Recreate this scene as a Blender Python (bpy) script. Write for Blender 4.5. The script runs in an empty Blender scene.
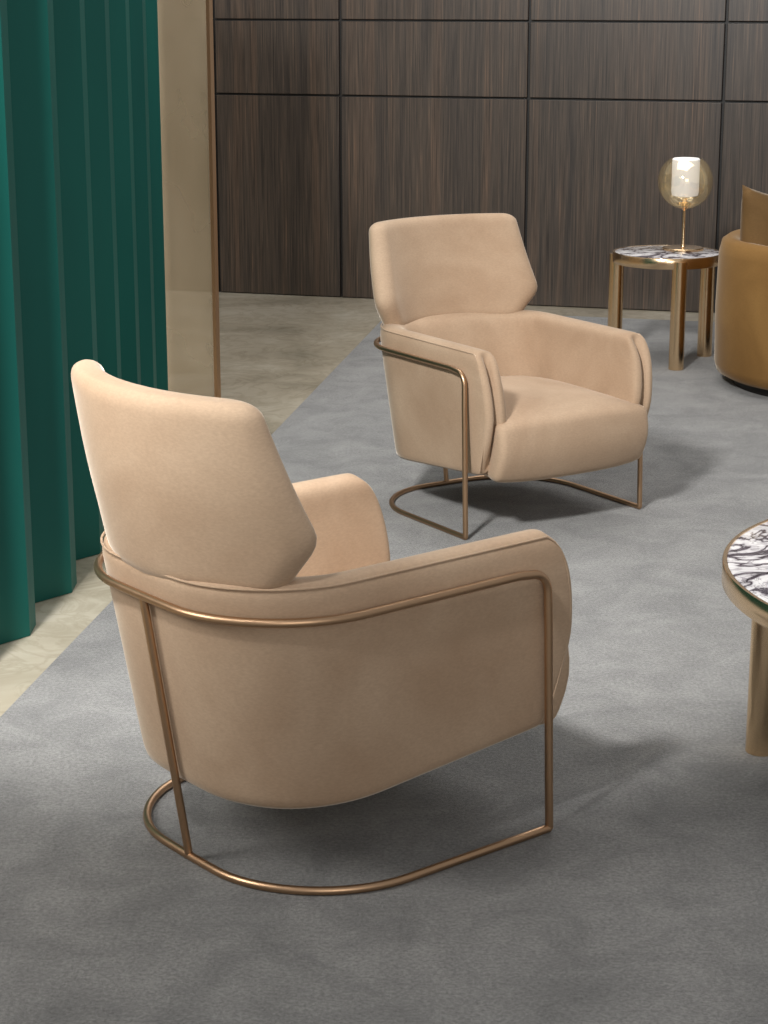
import bpy, math, bmesh
from mathutils import Vector
S=bpy.context.scene
S.view_settings.view_transform='Standard'
S.view_settings.look='None'
C=bpy.context.collection

# ---------------------------------------------------------------- materials
def lin(c):
    return tuple(((v/255)/12.92 if v/255<=.04045 else ((v/255+.055)/1.055)**2.4) for v in c)+(1,)
def newmat(n):
    m=bpy.data.materials.new(n); m.use_nodes=True
    return m,m.node_tree,m.node_tree.nodes['Principled BSDF']
def ramp(nt,stops):
    r=nt.nodes.new('ShaderNodeValToRGB'); e=r.color_ramp.elements
    while len(e)<len(stops): e.new(.5)
    for i,(p,c) in enumerate(stops): e[i].position=p; e[i].color=c
    return r
def coords(nt,scale=(1,1,1),rot=(0,0,0)):
    t=nt.nodes.new('ShaderNodeTexCoord'); mp=nt.nodes.new('ShaderNodeMapping')
    mp.inputs['Scale'].default_value=scale; mp.inputs['Rotation'].default_value=rot
    nt.links.new(t.outputs['Object'],mp.inputs['Vector']); return mp
def noise(nt,vec,scale,detail=4,rough=.5,dist=0):
    n=nt.nodes.new('ShaderNodeTexNoise'); n.inputs['Scale'].default_value=scale
    n.inputs['Detail'].default_value=detail; n.inputs['Roughness'].default_value=rough
    n.inputs['Distortion'].default_value=dist
    nt.links.new(vec.outputs[0],n.inputs['Vector']); return n
def bump(nt,b,src,strength,dist=.002):
    bn=nt.nodes.new('ShaderNodeBump'); bn.inputs['Strength'].default_value=strength
    bn.inputs['Distance'].default_value=dist
    nt.links.new(src,bn.inputs['Height']); nt.links.new(bn.outputs[0],b.inputs['Normal'])
def mult(nt,a,b_,f=1):
    mx=nt.nodes.new('ShaderNodeMix'); mx.data_type='RGBA'; mx.blend_type='MULTIPLY'; mx.inputs[0].default_value=f
    nt.links.new(a,mx.inputs[6]); nt.links.new(b_,mx.inputs[7]); return mx.outputs[2]

def velvet(name,c1,c2,sheen=.5):
    m,nt,b=newmat(name); v=coords(nt)
    n=noise(nt,v,2.6,4,.55,.6); r=ramp(nt,[(.3,lin(c1)),(.7,lin(c2))])
    nt.links.new(n.outputs['Fac'],r.inputs[0])
    v2=coords(nt,(110,110,260)); n2=noise(nt,v2,1.0,3,.6)
    r2=ramp(nt,[(.3,(.91,.91,.91,1)),(.7,(1.05,1.05,1.05,1))]); nt.links.new(n2.outputs['Fac'],r2.inputs[0])
    nt.links.new(mult(nt,r.outputs[0],r2.outputs[0]),b.inputs['Base Color'])
    b.inputs['Roughness'].default_value=.8; b.inputs['Specular IOR Level'].default_value=.15
    b.inputs['Sheen Weight'].default_value=sheen; b.inputs['Sheen Roughness'].default_value=.32
    b.inputs['Sheen Tint'].default_value=lin((240,230,215))
    bump(nt,b,n2.outputs['Fac'],.2,.001)
    return m
M_vel=velvet('velvet_beige',(164,137,112),(186,161,136),.6)
M_och=velvet('velvet_ochre',(126,92,50),(148,112,64),.35)
M_brn=velvet('velvet_brown',(96,72,42),(118,90,56),.3)

def metal(name,c,rough):
    m,nt,b=newmat(name); b.inputs['Base Color'].default_value=lin(c)
    b.inputs['Metallic'].default_value=1
    v=coords(nt); n=noise(nt,v,60,2)
    mr=nt.nodes.new('ShaderNodeMapRange'); mr.inputs['To Min'].default_value=rough*.85; mr.inputs['To Max'].default_value=rough*1.2
    nt.links.new(n.outputs['Fac'],mr.inputs['Value']); nt.links.new(mr.outputs[0],b.inputs['Roughness'])
    return m
M_brz=metal('brushed_bronze',(190,156,124),.38)
M_gold=metal('polished_brass',(246,214,172),.2)

def marble():
    m,nt,b=newmat('marble_calacatta'); v=coords(nt)
    n=noise(nt,v,3.6,5,.55,1.6)
    r=ramp(nt,[(.38,lin((240,237,235))),(.46,lin((205,200,202))),(.492,lin((58,50,58))),(.512,lin((90,80,88))),(.54,lin((214,210,211))),(.66,lin((240,238,236)))])
    n2=noise(nt,v,8,5,.6,2.0)
    r2=ramp(nt,[(.47,(1,1,1,1)),(.5,lin((110,98,108))),(.53,(1,1,1,1))])
    nt.links.new(n.outputs['Fac'],r.inputs[0]); nt.links.new(n2.outputs['Fac'],r2.inputs[0])
    nt.links.new(mult(nt,r.outputs[0],r2.outputs[0],.7),b.inputs['Base Color']); b.inputs['Roughness'].default_value=.12
    return m
M_mar=marble()

def wood():
    m,nt,b=newmat('wood_smoked'); v=coords(nt,(36,36,.7))
    n=noise(nt,v,3.0,7,.68,.35); v2=coords(nt,(7,7,.22)); n2=noise(nt,v2,2,4)
    r=ramp(nt,[(.3,lin((34,29,26))),(.46,lin((66,57,50))),(.58,lin((82,71,62))),(.74,lin((120,94,74)))])
    nt.links.new(n.outputs['Fac'],r.inputs[0])
    r2=ramp(nt,[(.32,(.60,.62,.66,1)),(.5,(.93,.92,.9,1)),(.68,(1.18,1.05,.95,1))]); nt.links.new(n2.outputs['Fac'],r2.inputs[0])
    nt.links.new(mult(nt,r.outputs[0],r2.outputs[0]),b.inputs['Base Color']); b.inputs['Roughness'].default_value=.38
    return m
M_wood=wood()
m,nt,b=newmat('dark_joint'); b.inputs['Base Color'].default_value=(.008,.007,.006,1); M_dark=m
m,nt,b=newmat('plaster'); v=coords(nt); n=noise(nt,v,6); r=ramp(nt,[(.3,lin((150,142,130))),(.7,lin((165,158,146)))])
nt.links.new(n.outputs['Fac'],r.inputs[0]); nt.links.new(r.outputs[0],b.inputs['Base Color']); b.inputs['Roughness'].default_value=.8; M_pl=m

def concrete():
    m,nt,b=newmat('polished_concrete'); v=coords(nt)
    n=noise(nt,v,1.1,7,.6,.8)
    r=ramp(nt,[(.3,lin((148,140,122))),(.48,lin((180,170,150))),(.6,lin((196,187,168))),(.75,lin((210,202,186)))])
    nt.links.new(n.outputs['Fac'],r.inputs[0])
    n2=noise(nt,v,4.5,5,.6,1.5); r2=ramp(nt,[(.42,(1,1,1,1)),(.5,(.82,.81,.78,1)),(.56,(1,1,1,1))])
    nt.links.new(n2.outputs['Fac'],r2.inputs[0])
    nt.links.new(mult(nt,r.outputs[0],r2.outputs[0],.8),b.inputs['Base Color'])
    b.inputs['Roughness'].default_value=.2
    return m
M_con=concrete()
def carpet():
    m,nt,b=newmat('carpet_grey'); v=coords(nt)
    n=noise(nt,v,4.5,7,.7,.6); r=ramp(nt,[(.32,lin((124,123,121))),(.68,lin((162,160,157)))])
    nt.links.new(n.outputs['Fac'],r.inputs[0])
    n2=noise(nt,v,110,5,.9); r2=ramp(nt,[(.36,(.46,.46,.46,1)),(.64,(1.25,1.25,1.25,1))]); nt.links.new(n2.outputs['Fac'],r2.inputs[0])
    nt.links.new(mult(nt,r.outputs[0],r2.outputs[0]),b.inputs['Base Color']); b.inputs['Roughness'].default_value=.95
    b.inputs['Specular IOR Level'].default_value=.1
    b.inputs['Sheen Weight'].default_value=.3
    bump(nt,b,n2.outputs['Fac'],.9,.008)
    return m
M_car=carpet()
def green():
    m,nt,b=newmat('screen_green'); v=coords(nt,(1,1,.3)); n=noise(nt,v,2)
    r=ramp(nt,[(.3,lin((8,84,76))),(.7,lin((14,98,88)))]); nt.links.new(n.outputs['Fac'],r.inputs[0])
    nt.links.new(r.outputs[0],b.inputs['Base Color']); b.inputs['Roughness'].default_value=.55
    b.inputs['Specular IOR Level'].default_value=.3
    return m
M_grn=green()
def tanglass():
    m,nt,b=newmat('tinted_mesh_glass'); v=coords(nt,(1,1,1)); n=noise(nt,v,1.5,3)
    r=ramp(nt,[(.3,lin((192,172,140))),(.7,lin((220,202,172)))]); nt.links.new(n.outputs['Fac'],r.inputs[0])
    nt.links.new(r.outputs[0],b.inputs['Base Color']); b.inputs['Roughness'].default_value=.05
    b.inputs['Alpha'].default_value=.46; b.inputs['Coat Weight'].default_value=1.0
    return m
M_tg=tanglass()
m,nt,b=newmat('amber_glass'); b.inputs['Base Color'].default_value=lin((248,226,180)); b.inputs['Roughness'].default_value=.03
b.inputs['Metallic'].default_value=.8; b.inputs['Alpha'].default_value=.38; M_gl=m
m,nt,b=newmat('frosted_diffuser'); b.inputs['Base Color'].default_value=(.95,.93,.9,1); b.inputs['Emission Color'].default_value=(1,.96,.9,1)
b.inputs['Emission Strength'].default_value=.3; M_fro=m

# ---------------------------------------------------------------- helpers
def mesh(name,verts,faces,mat,parent=None,smooth=True):
    me=bpy.data.meshes.new(name); me.from_pydata([tuple(v) for v in verts],[],faces); me.update()
    o=bpy.data.objects.new(name,me); C.objects.link(o)
    if mat: me.materials.append(mat)
    if smooth:
        for p in me.polygons: p.use_smooth=True
    bm=bmesh.new(); bm.from_mesh(me); bmesh.ops.recalc_face_normals(bm,faces=bm.faces); bm.to_mesh(me); bm.free()
    if parent: o.parent=parent
    return o
def empty(name,loc=(0,0,0),rz=0,sc=(1,1,1)):
    e=bpy.data.objects.new(name,None); C.objects.link(e); e.location=loc; e.rotation_euler=(0,0,rz); e.scale=sc
    e.empty_display_size=.1; return e
def tube(name,pts,r,mat,parent,cyclic=False):
    cu=bpy.data.curves.new(name,'CURVE'); cu.dimensions='3D'; cu.bevel_depth=r; cu.bevel_resolution=5; cu.use_fill_caps=True
    sp=cu.splines.new('POLY'); sp.points.add(len(pts)-1)
    for p,q in zip(sp.points,pts): p.co=(*q,1)
    sp.use_cyclic_u=cyclic; sp.use_smooth=True
    o=bpy.data.objects.new(name,cu); C.objects.link(o); cu.materials.append(mat)
    if parent: o.parent=parent
    return o
def lathe(name,prof,mat,parent,loc=(0,0,0),seg=64,smooth=True,capb=True,capt=True):
    vs=[];fs=[];n=len(prof)
    for i in range(seg):
        a=2*math.pi*i/seg
        for r,z in prof: vs.append((r*math.cos(a),r*math.sin(a),z))
    for i in range(seg):
        j=(i+1)%seg
        for k in range(n-1): fs.append((i*n+k,j*n+k,j*n+k+1,i*n+k+1))
    if capb: fs.append([i*n for i in range(seg)][::-1])
    if capt: fs.append([i*n+n-1 for i in range(seg)])
    o=mesh(name,vs,fs,mat,parent,smooth); o.location=loc
    if smooth:
        try: o.data.set_sharp_from_angle(angle=math.radians(35))
        except Exception: pass
    return o
def bevel(o,w,seg=4,ang=35):
    b=o.modifiers.new('bevel','BEVEL'); b.width=w; b.segments=seg; b.limit_method='ANGLE'; b.angle_limit=math.radians(ang)
    return o
def subs(o,l=2):
    s=o.modifiers.new('sub','SUBSURF'); s.levels=l; s.render_levels=l; return o

def upath(xf,w,D,r,ns=8,nc=9,nb=7,bow=.012):
    P=[]
    for i in range(ns): P.append((xf+( (D+r)-xf)*i/ns,-w))
    for i in range(nc+1):
        a=math.pi/2*i/nc; P.append((D+r-r*math.sin(a),-w+r-r*math.cos(a)))
    for i in range(1,nb):
        P.append((D,-w+r+(2*w-2*r)*i/nb))
    for i in range(nc+1):
        a=math.pi/2*(1-i/nc); P.append((D+r-r*math.sin(a),w-r+r*math.cos(a)))
    for i in range(1,ns+1): P.append(((D+r)+(xf-(D+r))*i/ns,w))
    out=[]
    for x,y in P:
        k=max(0,(D+r-x)/r) if x<D+r else 0
        out.append((x-bow*k*math.cos(y/w*math.pi/2),y))
    return out
def lerp(a,b,t): return a+(b-a)*t
def interp(tab,z):
    if z<=tab[0][0]: return tab[0][1]
    for (z0,v0),(z1,v1) in zip(tab,tab[1:]):
        if z<=z1: return lerp(v0,v1,(z-z0)/(z1-z0))
    return tab[-1][1]
def sstep(a,b,x):
    t=min(1,max(0,(x-a)/(b-a))); return t*t*(3-2*t)

def armchair(loc,rz,sc):
    root=empty('armchair',loc,rz,sc)
    ZB,ZT=.172,.672
    W=lambda z: interp([(ZB,.336),(.6,.361),(ZT,.355)],z)
    D=lambda z: interp([(ZB,-.690),(.6,-.758),(ZT,-.775)],z)
    XF=lambda z: interp([(ZB,.000),(.24,.020),(.33,.048),(.43,.072),(.50,.070),(.56,.060),(.60,.049),(.635,.030),(.655,.014),(ZT,-.008)],z)
    def lift(x,z):
        return z+.056*min(1,max(0,(x+.62)/.66))*max(0,min(1,(.36-z)/.18))
    ring=[]
    for z in [.172,.182,.225,.28,.34,.39,.43,.48,.53,.58,.62,.645]: ring.append((z,0.0))
    ring[0]=(.172,.12)
    ring+= [(.660,.05),(.670,.16),(.675,.32),(.675,.55),(.670,.78),(.660,.92),(.645,1.0)]
    for z in [.61,.56,.50,.44,.38,.30]: ring.append((z,1.0+ (.645-z)*.5))
    ring.append((.21,1.1))
    tA,tB=.078,.130
    def station(dx,shr):
        cols=[]
        for z,f in ring:
            w=W(z);d=D(z);xf=XF(z)+dx
            f2=lerp(f,.5,shr)
            cols.append((w-tA*f2,d+tB*f2,max(.05,.255-.11*f2),xf,lerp(z,.45,shr*.10)))
        return cols
    base=station(0,0)
    paths=[[(x,y,lift(x,zz)) for x,y in upath(xf,wi,di,r,ns=10,nc=11)] for wi,di,r,xf,zz in base]
    n=len(paths[0])
    stations=[[paths[k][i] for k in range(len(ring))] for i in range(n)]
    def nose(side):
        out=[]
        for dx,shr in [(.008,.06),(.014,.20),(.017,.45),(.018,.80)]:
            st=station(dx,shr)
            out.append([(xf,side*wi,lift(xf,zz)) for wi,di,r,xf,zz in st])
        return out
    stations=nose(-1)[::-1]+stations+nose(1)
    N=len(stations);K=len(ring)
    vs=[p for s in stations for p in s]; fs=[]
    for i in range(N-1):
        for k in range(K):
            k2=(k+1)%K
            fs.append((i*K+k,(i+1)*K+k,(i+1)*K+k2,i*K+k2))
    fs.append(list(range(K))); fs.append([ (N-1)*K+k for k in range(K)][::-1])
    sh=mesh('arm_and_back_shell',vs,fs,M_vel,root); subs(sh,1)
    z=.664
    pp=[(x,y,z) for x,y in upath(XF(z)-.004,W(z)-.005,D(z)+.004,.25,ns=8,nc=14)]
    def fr(side):
        return [(XF(zz)+.001,side*(W(zz)-.003),zz) for zz in [.25,.3,.35,.4,.45,.5,.54,.58,.61,.635,.65]]
    tube('piping_outer',fr(-1)+pp+fr(1)[::-1],.0026,M_vel,root)
    up=upath(XF(.2)-.01,W(.2)-.02,D(.2)+.02,.23)
    nb=len(up)
    vs=[(x,y,lift(x,.178)) for x,y in up]+[(x,y,lift(x,.178)+.03) for x,y in up]
    fs=[list(range(nb))[::-1],[nb+i for i in range(nb)]]+[(i,(i+1)%nb,nb+(i+1)%nb,nb+i) for i in range(nb)]
    mesh('underside_panel',vs,fs,M_vel,root,False)
    # seat cushion
    nx,ny,nz=14,12,6
    x0,x1,hw=-.57,.108,.292
    vs=[];idx={}
    def sp(i,j,k):
        u=i/nx;v=j/ny*2-1;w=k/nz
        z=lerp(.200,.432,w)
        x=lerp(x0,x1,u)
        z+= .034*w*(1-v**4)*(1-(2*u-1)**4)
        x+= (.020*(1-v*v))*u**4
        x+= u**4*(.020*math.sin(math.pi*w) - .028*(1-w)**2)
        y=v*(hw+.022*sstep(.84,.97,u))*(1+.01*math.sin(math.pi*w))
        if u<.45: y*=1-.22*(1-u/.45)**2
        z-= .008*(v*v)*u**3*w
        z+= .014*(1-w)*v**4
        return (x,y,z)
    fs=[]
    def vid(i,j,k):
        key=(i,j,k)
        if key not in idx: idx[key]=len(vs); vs.append(sp(i,j,k))
        return idx[key]
    for i in range(nx):
        for j in range(ny):
            fs.append((vid(i,j,0),vid(i,j+1,0),vid(i+1,j+1,0),vid(i+1,j,0)))
            fs.append((vid(i,j,nz),vid(i+1,j,nz),vid(i+1,j+1,nz),vid(i,j+1,nz)))
        for k in range(nz):
            fs.append((vid(i,0,k),vid(i+1,0,k),vid(i+1,0,k+1),vid(i,0,k+1)))
            fs.append((vid(i,ny,k),vid(i,ny,k+1),vid(i+1,ny,k+1),vid(i+1,ny,k)))
    for j in range(ny):
        for k in range(nz):
            fs.append((vid(0,j,k),vid(0,j,k+1),vid(0,j+1,k+1),vid(0,j+1,k)))
            fs.append((vid(nx,j,k),vid(nx,j+1,k),vid(nx,j+1,k+1),vid(nx,j,k+1)))
    bevel(mesh('seat_cushion',vs,fs,M_vel,root),.024,5,50)
    # headrest : soft wing-shaped pad
    nv_=32; zb,zt=.640,1.036
    HW=lambda v: interp([(0,.300),(.12,.330),(.24,.362),(.29,.371),(.34,.368),(.6,.352),(1.0,.326)],v)
    def hwr(v):
        s=sum(HW(min(1,max(0,v+k*.02))) for k in range(-3,4))/7
        e=.075
        if v>1-e: s-=.042*(1-math.sqrt(max(0,1-((v-(1-e))/e)**2)))
        e=.05
        if v<e: s-=.026*(1-math.sqrt(max(0,1-((e-v)/e)**2)))
        return s
    tvs=[.5-.5*math.cos(math.pi*i/nv_) for i in range(nv_+1)]
    wrap=lambda y,v: (.180*lerp(1,.72,max(0,(v-.3)/.7)))*abs(y/.365)**2.1
    M=72
    vs=[];fs=[]
    def spine(v): return lerp(-.786,-.846,v)-.012*math.sin(math.pi*v)
    rows=len(tvs)
    for v in tvs:
        hw_=hwr(v)
        T=.084+.012*math.sin(math.pi*v)-.014*v
        e=.085; kt=1
        if v>1-e: kt=math.sqrt(max(0,1-((v-(1-e))/e)**2))
        if v<e: kt=math.sqrt(max(0,1-((e-v)/e)**2))
        kt=.35+.65*kt
        z=lerp(zb,zt,v)
        for m_ in range(M):
            a=2*math.pi*m_/M
            ca,sa=math.cos(a),math.sin(a)
            y=hw_*(1 if ca>=0 else -1)*abs(ca)**.62
            edge=1-(abs(y)/hw_)
            tt=min(1,edge/(.044/hw_)); tt=math.sqrt(max(0,1-(1-tt)**2))
            off=T/2+(1 if sa>=0 else -1)*T/2*kt*tt
            w_=wrap(y,v)
            s=(wrap(y+.002,v)-wrap(y-.002,v))/.004; nl=math.hypot(1,s)
            vs.append((spine(v)+w_+off/nl, y-off*s/nl*.85, z+.006*off/T))
    for i in range(rows-1):
        for m_ in range(M):
            m2=(m_+1)%M
            fs.append((i*M+m_,i*M+m2,(i+1)*M+m2,(i+1)*M+m_))
    fs.append(list(range(M))[::-1]); fs.append([(rows-1)*M+m_ for m_ in range(M)])
    mesh('headrest',vs,fs,M_vel,root)
    # frame
    r=.0092; hwf=.376
    def arc_pts(side):
        P=[(0.0,side*hwf,r)]
        for k in range(1,6): P.append((-.018*k/6,side*hwf,.555*k/6+.005))
        c=(-.064,.552); R=.046
        for k in range(0,8):
            a=math.pi/2*k/7; P.append((c[0]+R*math.cos(a),side*(hwf-.001),c[1]+R*math.sin(a)))
        return P
    rail=[(x,y,.602) for x,y in upath(-.10,hwf-.001,-.772,.265,nc=18,bow=.012)]
    tube('frame_rail_and_front_legs',arc_pts(-1)+rail+arc_pts(1)[::-1],r,M_brz,root)
    fl=[(x,y,r) for x,y in upath(0.0,hwf,-.676,.28,nc=18,bow=.014)]
    tube('frame_floor_loop',fl,r,M_brz,root)
    tube('frame_rear_leg',[(-.784,0,.602),(-.690,0,r)],r*.95,M_brz,root)
    return root

rz=math.radians(39)
armchair((.3607-.376*math.sin(rz),4.046+.376*math.cos(rz),0),rz,(1,1,1))
armchair((.585,6.602,0),math.radians(-57.5),(.955,.99,.940))

# ---------------------------------------------------------------- room shell
fl=mesh('floor',[(-6,-2,-.01),(7,-2,-.01),(7,14,-.01),(-6,14,-.01),(-6,-2,-.1),(7,-2,-.1),(7,14,-.1),(-6,14,-.1)],
     [(0,1,2,3),(7,6,5,4),(0,4,5,1),(1,5,6,2),(2,6,7,3),(3,7,4,0)],M_con,None,False)
rp=[(-1.48,1.5),(4.6,1.5),(4.6,10.05),(.05,11.25)]
rg=mesh('area_rug',[(x,y,-.0099) for x,y in rp]+[(x,y,0) for x,y in rp],[(3,2,1,0),(4,5,6,7),(0,1,5,4),(1,2,6,5),(2,3,7,6),(3,0,4,7)],M_car,None,False)

A=Vector((-.982,11.918,0)); d=Vector((.9638,-.2665,0))
wb=empty('wall_back',A,math.atan2(d.y,d.x))
def box(name,x0,x1,y0,y1,z0,z1,mat,parent):
    vs=[(x,y,z) for z in (z0,z1) for x,y in ((x0,y0),(x1,y0),(x1,y1),(x0,y1))]
    return mesh(name,vs,[(3,2,1,0),(4,5,6,7),(0,1,5,4),(1,2,6,5),(2,3,7,6),(3,0,4,7)],mat,parent,False)
box('wall_core',-4.5,7,.03,.2,-.01,3.3,M_dark,wb)
xs=[-4.0,-3.0,-1.9,-.9,-.005,.757,1.856,2.94,4.03,5.12,6.2]
zs=[.0,1.157,1.578,2.0,3.2]
k=0
for a,bx in zip(xs,xs[1:]):
    for z0,z1 in zip(zs,zs[1:]):
        k+=1; o=box('panel_%d'%k,a+.008,bx-.008,0,.04,z0+.006 if z0>0 else -.005,z1-.006,M_wood,wb); bevel(o,.003,2)
box('wall_left',-5.9,-5.8,-2,13.2,-.01,3.3,M_pl,None)

# ---------------------------------------------------------------- green folded screen
pk=[(-1.165,4.78),(-1.075,5.10),(-1.010,5.425),(-.953,5.84),(-.925,6.27),(-.91,6.72),(-.90,7.18),(-.895,7.64),(-.89,8.10)]
path=[(-1.40,4.55)]
for i,(x,y) in enumerate(pk):
    path.append((x,y))
    if i<len(pk)-1:
        nx_,ny_=pk[i+1]; path.append((x+.000,y+.10)); path.append((nx_-.15,ny_-.19)); path.append((nx_-.13,ny_-.15))
vs=[];fs=[]
t=.012
for x,y in path:
    for dx in (0,-t):
        vs+=[(x+dx,y,-.008),(x+dx,y,2.3)]
n=len(path)
for i in range(n-1):
    a=i*4;b_=a+4
    fs+=[(a,b_,b_+1,a+1),(a+2,a+3,b_+3,b_+2),(a+1,b_+1,b_+3,a+3),(a,a+2,b_+2,b_)]
fs+=[(0,1,3,2),((n-1)*4,(n-1)*4+2,(n-1)*4+3,(n-1)*4+1)]
mesh('folding_screen',vs,fs,M_grn,None,False)

# ---------------------------------------------------------------- tinted glass partition
gp=empty('glass_partition',(-.728,8.593,0),math.atan2(.22,-.246))
box('glass_pane',0.01,1.9,-.005,.005,.0,2.3,M_tg,gp)
box('edge_post',-.010,.010,-.010,.010,-.01,2.3,M_brz,gp)
box('bottom_channel',0,1.9,-.010,.010,-.01,.012,M_brz,gp)

# ---------------------------------------------------------------- tables
def table(name,loc,R,h,rim,lr,angs,lrad):
    e=empty(name,loc)
    lathe('marble_top',[(R-.012,h-rim+.004),(R-.012,h-.001),(R-.014,h)],M_mar,e,seg=96)
    lathe('brass_rim',[(R-.012,h-rim),(R-.002,h-rim),(R,h-rim+.003),(R,h-.002),(R-.002,h+.001),(R-.011,h+.001),(R-.012,h-.002),(R-.012,h-rim)],M_gold,e,seg=96,capb=False,capt=False)
    for i,a in enumerate(angs):
        a=math.radians(a)
        lathe('leg_%d'%(i+1),[(lr-.002,0),(lr,.002),(lr,h-rim*.3)],M_gold,e,loc=(lrad*math.cos(a),lrad*math.sin(a),0),seg=40)
    return e
table('side_table',(1.37,9.66,0),.264,.53,.05,.036,[-84,28,165],.245)
table('coffee_table',(1.56,4.62,0),.735,.42,.055,.036,[189,-50,68],.66)

# table lamp
L=empty('table_lamp',(1.455,9.74,.531))
lathe('base',[(.10,0),(.10,.008),(.095,.012),(.012,.014),(.008,.03),(.007,.19),(.02,.20),(.03,.205)],M_gold,L,seg=48)
R=.133; zc=.33
prof=[(R*math.cos(a),zc+R*math.sin(a)) for a in [math.radians(-85+ i*(85+52)/24) for i in range(25)]]
lathe('glass_globe',prof,M_gl,L,seg=64,capb=False,capt=False)
lathe('frosted_cylinder',[(.03,.255),(.062,.262),(.066,.28),(.066,.435),(.060,.44)],M_fro,L,seg=48)
lathe('inner_stem',[(.012,.20),(.012,.256)],M_gold,L,seg=24)

# ---------------------------------------------------------------- ochre tub chair
T=empty('tub_chair',(2.10,9.06,0),math.radians(0))
Ro=.575
prof=[(Ro-.05,.04),(Ro-.012,.06),(Ro,.10),(Ro+.006,.35),(Ro,.60),(Ro-.012,.655),(Ro-.04,.675),(Ro-.08,.67),(Ro-.11,.64),(Ro-.13,.56),(Ro-.14,.40),(Ro-.14,.30)]
a0,a1=math.radians(60),math.radians(300); seg=72
vs=[];fs=[];n=len(prof)
for i in range(seg+1):
    a=a0+(a1-a0)*i/seg
    e_=min(i,seg-i)/14; s=1 if e_>=1 else math.sin(e_*math.pi/2)**.6*.45+.55
    for r_,z in prof:
        vs.append((r_*math.cos(a),r_*math.sin(a),.04+(z-.04)*s))
for i in range(seg):
    for k in range(n-1): fs.append((i*n+k,(i+1)*n+k,(i+1)*n+k+1,i*n+k+1))
fs+=[list(range(n)),[seg*n+k for k in range(n)][::-1]]
mesh('curved_back',vs,fs,M_och,T)
lathe('seat',[(Ro-.06,.04),(Ro-.03,.06),(Ro-.03,.36),(Ro-.05,.40),(Ro-.10,.425),(.2,.44)],M_och,T)
lathe('plinth',[(Ro-.09,0),(Ro-.09,.05)],M_dark,T)
def pillow(name,w,h,t,mat,parent,loc,rot):
    n=16;vs=[];fs=[]
    for s in (1,-1):
        for i in range(n+1):
            for j in range(n+1):
                u=i/n*2-1;v=j/n*2-1
                k=((1-u*u)*(1-v*v))**.42 if abs(u)<1 and abs(v)<1 else 0
                x=u*w/2*(1-.12*(1-v*v)*abs(u)); y=v*h/2*(1-.12*(1-u*u)*abs(v))
                vs.append((x,s*t/2*k,y))
    A=(n+1)**2
    for f in (0,1):
        for i in range(n):
            for j in range(n):
                a=f*A+i*(n+1)+j; q=(a,a+1,a+n+2,a+n+1); fs.append(q if f else q[::-1])
    o=mesh(name,vs,fs,mat,parent); o.location=loc; o.rotation_euler=rot
    bm=bmesh.new(); bm.from_mesh(o.data); bmesh.ops.remove_doubles(bm,verts=bm.verts,dist=.0005); bmesh.ops.recalc_face_normals(bm,faces=bm.faces); bm.to_mesh(o.data); bm.free()
    return o
pillow('back_pillow',.50,.48,.20,M_brn,T,(-.32,-.02,.65),(math.radians(-10),math.radians(9),math.radians(38)))

# ---------------------------------------------------------------- lights
def aim(o,loc,target):
    o.location=loc; o.rotation_euler=(Vector(target)-Vector(loc)).to_track_quat('-Z','Y').to_euler()
def area(name,loc,target,size,power,col=(1,1,1)):
    l=bpy.data.lights.new(name,'AREA'); l.energy=power; l.color=col; l.size=size
    o=bpy.data.objects.new(name,l); C.objects.link(o); aim(o,loc,target); return o
area('softbox_key',(-3.4,3.0,2.8),(0,5.0,.7),1.4,95,(1,.985,.955))
area('softbox_top',(.8,8.5,4.6),(.6,8.2,0),3.5,130,(1,.99,.98))
area('added_rear_fill',(1.0,-1.6,2.6),(.8,6,.6),2.4,65,(1,.975,.94))  # added behind the camera for brass to reflect, plus some fill
l=bpy.data.lights.new('added_spot_shadow_edge','SPOT'); l.energy=1800; l.spot_size=math.radians(48); l.spot_blend=.06; l.shadow_soft_size=.34; l.color=(1,.99,.97)  # added spot; its cone edge stands in for the shadow boundary on the floor
o=bpy.data.objects.new('added_spot_shadow_edge',l); C.objects.link(o); aim(o,(-1.6,1.6,4.2),(.25,8.2,0))
w=bpy.data.worlds.new('World'); S.world=w; w.use_nodes=True
w.node_tree.nodes['Background'].inputs[0].default_value=(.88,.88,.88,1); w.node_tree.nodes['Background'].inputs[1].default_value=.40

# ---------------------------------------------------------------- camera
cam=bpy.data.cameras.new('camera'); co=bpy.data.objects.new('camera',cam); C.objects.link(co)
cam.sensor_fit='VERTICAL'; cam.sensor_height=36; cam.lens=2000/1024*36
co.location=(0,0,1.8); co.rotation_euler=(math.radians(90-14.9),0,0); cam.clip_end=60
S.camera=co
